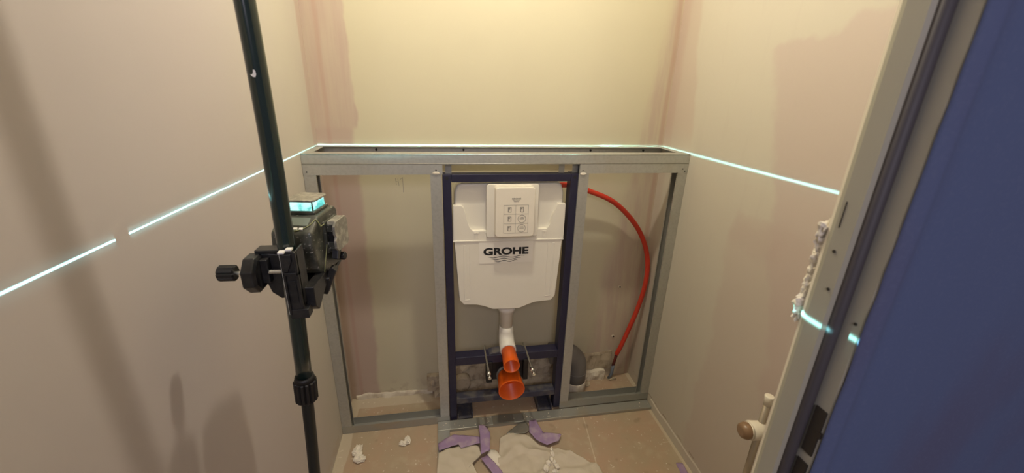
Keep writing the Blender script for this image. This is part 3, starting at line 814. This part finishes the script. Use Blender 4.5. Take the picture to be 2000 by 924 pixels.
# front plate with ribs
fpb = MB().box(-.3935, -.3700, PY - .026, PY - .020, 1.024, 1.140)
fpb.box(-.3935, -.3900, PY - .030, PY + .004, 1.024, 1.140).box(-.3735, -.3700, PY - .030, PY + .012, 1.040, 1.140)
fpb.box(-.3935, -.3700, PY - .030, PY - .016, 1.098, 1.104).box(-.3935, -.3640, PY - .028, PY - .006, 1.016, 1.034)
fpb.build('front_plate', 'black', cl, bevel=.0012)
MB().box(-.3870, -.3765, PY - .0275, PY - .0255, 1.046, 1.088).build('slide_bar', 'black', cl, bevel=.0008)
MB().prism([(-.3925, 1.105), (-.3855, 1.105), (-.3775, 1.124), (-.3775, 1.136), (-.3925, 1.136)], (0, PY - .0295, 0), X, Z, Y, .006).build('hook', 'black', cl, bevel=.001)
we = MB().box(-.3955, -.3860, PY - .031, PY - .020, 1.1385, 1.1415).box(-.3860, -.3765, PY - .024, PY - .014, 1.1405, 1.1435).box(-.3940, -.3936, PY - .0304, PY - .0298, 1.026, 1.139)
we.build('worn_edge', 'white_paint', cl, bevel=.0008)['label'] = 'pale worn top edge of the plate'
# carrier arm under the laser
MB().prism([(PY - .010, 1.028), (PY + .006, 1.014), (-.862, 1.042), (-.790, 1.050), (-.786, 1.060), (-.862, 1.058), (PY - .010, 1.066)], (-.3740, 0, 0), Y, Z, X, .018).build('arm', 'black', cl, bevel=.0015)
MB().box(-.405, -.350, -.875, -.775, 1.040, 1.0475).build('platform', 'black', cl, bevel=.002)
MB().prism([(-.372, 1.012), (-.360, 1.008), (-.338, 1.058), (-.344, 1.066), (-.350, 1.064)], (0, -.868, 0), X, Z, Y, .018).build('brace', 'black', cl, bevel=.0015)
MB().fluted((-.352, -.812, 1.069), (-.330, -.817, 1.069), .0085, 8, .12).build('side_knob', 'rubber', cl)

# laser level
A = math.radians(-9.5); LO = Vector((-.3870, -.818, 0))
ML = Matrix.Translation(LO) @ Matrix.Rotation(A, 4, 'Z')
la = thing('laser_level', (LO.x, LO.y, 1.048), 'dusty dark green laser level with glowing turquoise top window clamped to the pole', 'laser level')
def lp(b):
    for v in b.bm.verts: v.co = ML @ v.co
    return b
prof = [(-.046, 1.056), (-.062, 1.072), (-.074, 1.120), (-.070, 1.146), (-.036, 1.168), (.036, 1.1695), (.046, 1.160), (.048, 1.070), (.036, 1.048), (-.030, 1.048)]
lp(MB().prism(prof, (-.040, 0, 0), Y, Z, X, .075)).build('body', 'dusty', la, bevel=.006, seg=4)
# keypad and display on the sloped front
sl = Vector((-.034, .022)).normalized()
def slope(b, x0, x1, t0, t1, h=.0012, mi=0):
    P0 = Vector((-.070, 1.146)); d = Vector((.034, .022)).normalized(); nrm = Vector((-d.y, d.x))
    q = [P0 + d * t0 + nrm * (-.001), P0 + d * t1 + nrm * (-.001), P0 + d * t1 + nrm * h, P0 + d * t0 + nrm * h]
    return b.prism([(a.x, a.y) for a in q], (x0, 0, 0), Y, Z, X, x1 - x0, mi)
lp(slope(MB(), -.024, .023, .016, .035)).build('display', 'screen', la)
kp = MB()
for x in (-.020, -.010, 0.0, .010): slope(kp, x, x + .007, .006, .011, .0022)
lp(kp).build('button', 'white_paint', la, bevel=.0006)
pp = MB()
def onslope(x, t, k=.0008):
    d = Vector((.034, .022)).normalized(); nrm = Vector((-d.y, d.x)); q = Vector((-.070, 1.146)) + d * t + nrm * k; return (x, q.x, q.y)
pp.tube(catmull([onslope(-.034, .003), onslope(-.010, .001), onslope(.012, .006), onslope(.026, .018), onslope(.032, .032)], 6), .0010, 8)
pp.tube([(.0385, -.040, 1.149), (.0385, .010, 1.149)], .0010, 8)
pp.tube([(.0385, -.050, 1.060), (.0385, -.040, 1.080), (.0385, -.025, 1.108), (.0385, -.012, 1.120), (.0385, .015, 1.124)], .0010, 8)
pp.tube(catmull([onslope(.032, .032), (.036, -.042, 1.158), (.0385, -.040, 1.149)], 5), .0010, 8)
lp(pp).build('trim_piping', 'piping', la)
# top window: base, lit panes, posts, lid
lp(MB().box(-.026, .026, -.031, .031, 1.1675, 1.1745)).build('window_base', 'dusty', la, bevel=.002)
wn = MB()
hw, hd = .0215, .0265
for (x0, y0, x1, y1) in ((-hw, -hd, hw, -hd), (hw, -hd, hw, hd), (hw, hd, -hw, hd), (-hw, hd, -hw, -hd)):
    a = Vector((x0, y0)); c = Vector((x1, y1)); d = (c - a).normalized() * .0012; a = a + d; c = c - d
    wn.poly3([(a.x, a.y, 1.1745), (c.x, c.y, 1.1745), (c.x * .95, c.y * .95, 1.1915), (a.x * .95, a.y * .95, 1.1915)], [(0, 1, 2, 3)])
lp(wn).build('glowing_window', 'laser_window', la)
for sx in (-1, 1):
    for sy in (-1, 1):
        if sx > 0 and sy > 0: continue
        lp(MB().box(sx * hw - .0009, sx * hw + .0009, sy * hd - .0009, sy * hd + .0009, 1.174, 1.1918)).build('window_post', 'dusty', la)
oct_ = [(-.020, -.031), (.020, -.031), (.027, -.024), (.027, .024), (.020, .031), (-.020, .031), (-.027, .024), (-.027, -.024)]
lp(MB().prism(oct_, (0, 0, 1.1915), X, Y, Z, .0040)).build('window_lid', 'dust_lid', la, bevel=.001)
# side laser head
sh = lp(MB().box(.033, .040, -.026, .030, 1.088, 1.152).box(.040, .054, -.0235, -.0205, 1.098, 1.112).box(.040, .054, -.0235, -.0205, 1.132, 1.146).box(.040, .054, .0225, .0255, 1.098, 1.146)
        .box(.040, .054, -.0235, .0225, 1.096, 1.099).box(.040, .054, -.0235, .0225, 1.144, 1.148)).build('side_head', 'dusty', la, bevel=.0012)
lp(MB().box(.041, .0525, -.018, .022, 1.1005, 1.1425)).build('side_window', 'black', sh)
sb = MB()
so = [(-.020, 1.092), (.024, 1.092), (.031, 1.100), (.031, 1.144), (.024, 1.152), (-.020, 1.152), (-.029, 1.144), (-.029, 1.128), (-.024, 1.122), (-.029, 1.116), (-.029, 1.100)]
sb.prism(so, (.054, 0, 0), Y, Z, X, .005)
sb.prism([(-.024, 1.146), (.024, 1.146), (.020, 1.153), (-.020, 1.153)], (.042, 0, 0), Y, Z, X, .014)
lp(sb).build('side_lid', 'dust_lid', sh, bevel=.001)
lp(MB().prism([(-.018, 1.074), (-.008, 1.070), (.006, 1.090), (-.010, 1.092)], (.040, 0, 0), Y, Z, X, .012)).build('latch', 'black', la, bevel=.001)

# ------------------------------------------------------------------ radiator valve by the right wall
rv = thing('radiator_valve', (.722, -.885, 0), 'white radiator valve with brown end cap on a vertical pipe by the right wall', 'radiator valve')
MB().tube([(.722, -.885, .001), (.722, -.885, .630)], .0090, 20).build('riser_pipe', 'chrome', rv)
MB().tube([(.722, -.885, .612), (.722, -.885, .628), (.722, -.885, .640), (.722, -.885, .642)], [.0105, .0105, .0125, .009], 20).build('bleed_cap', 'valve_white', rv)
MB().tube([(.722, -.885, .614), (.760, -.885, .612), (.8095, -.885, .612)], .0075, 16).build('wall_bracket', 'valve_white', rv)
MB().tube([(.760, -.895, .527), (.708, -.888, .527), (.690, -.886, .527), (.687, -.886, .527)], [.0245, .0255, .0265, .0245], 32).build('thermostat_head', 'valve_white', rv)
MB().tube([(.690, -.886, .527), (.676, -.885, .527), (.665, -.884, .527), (.661, -.884, .527)], [.0215, .0235, .0195, .012], 28).build('end_cap', 'valve_brown', rv)
MB().tube([(.688, -.886, .527), (.684, -.8855, .527)], [.0250, .0225], 12).build('end_highlight_ring', 'valve_white', rv)
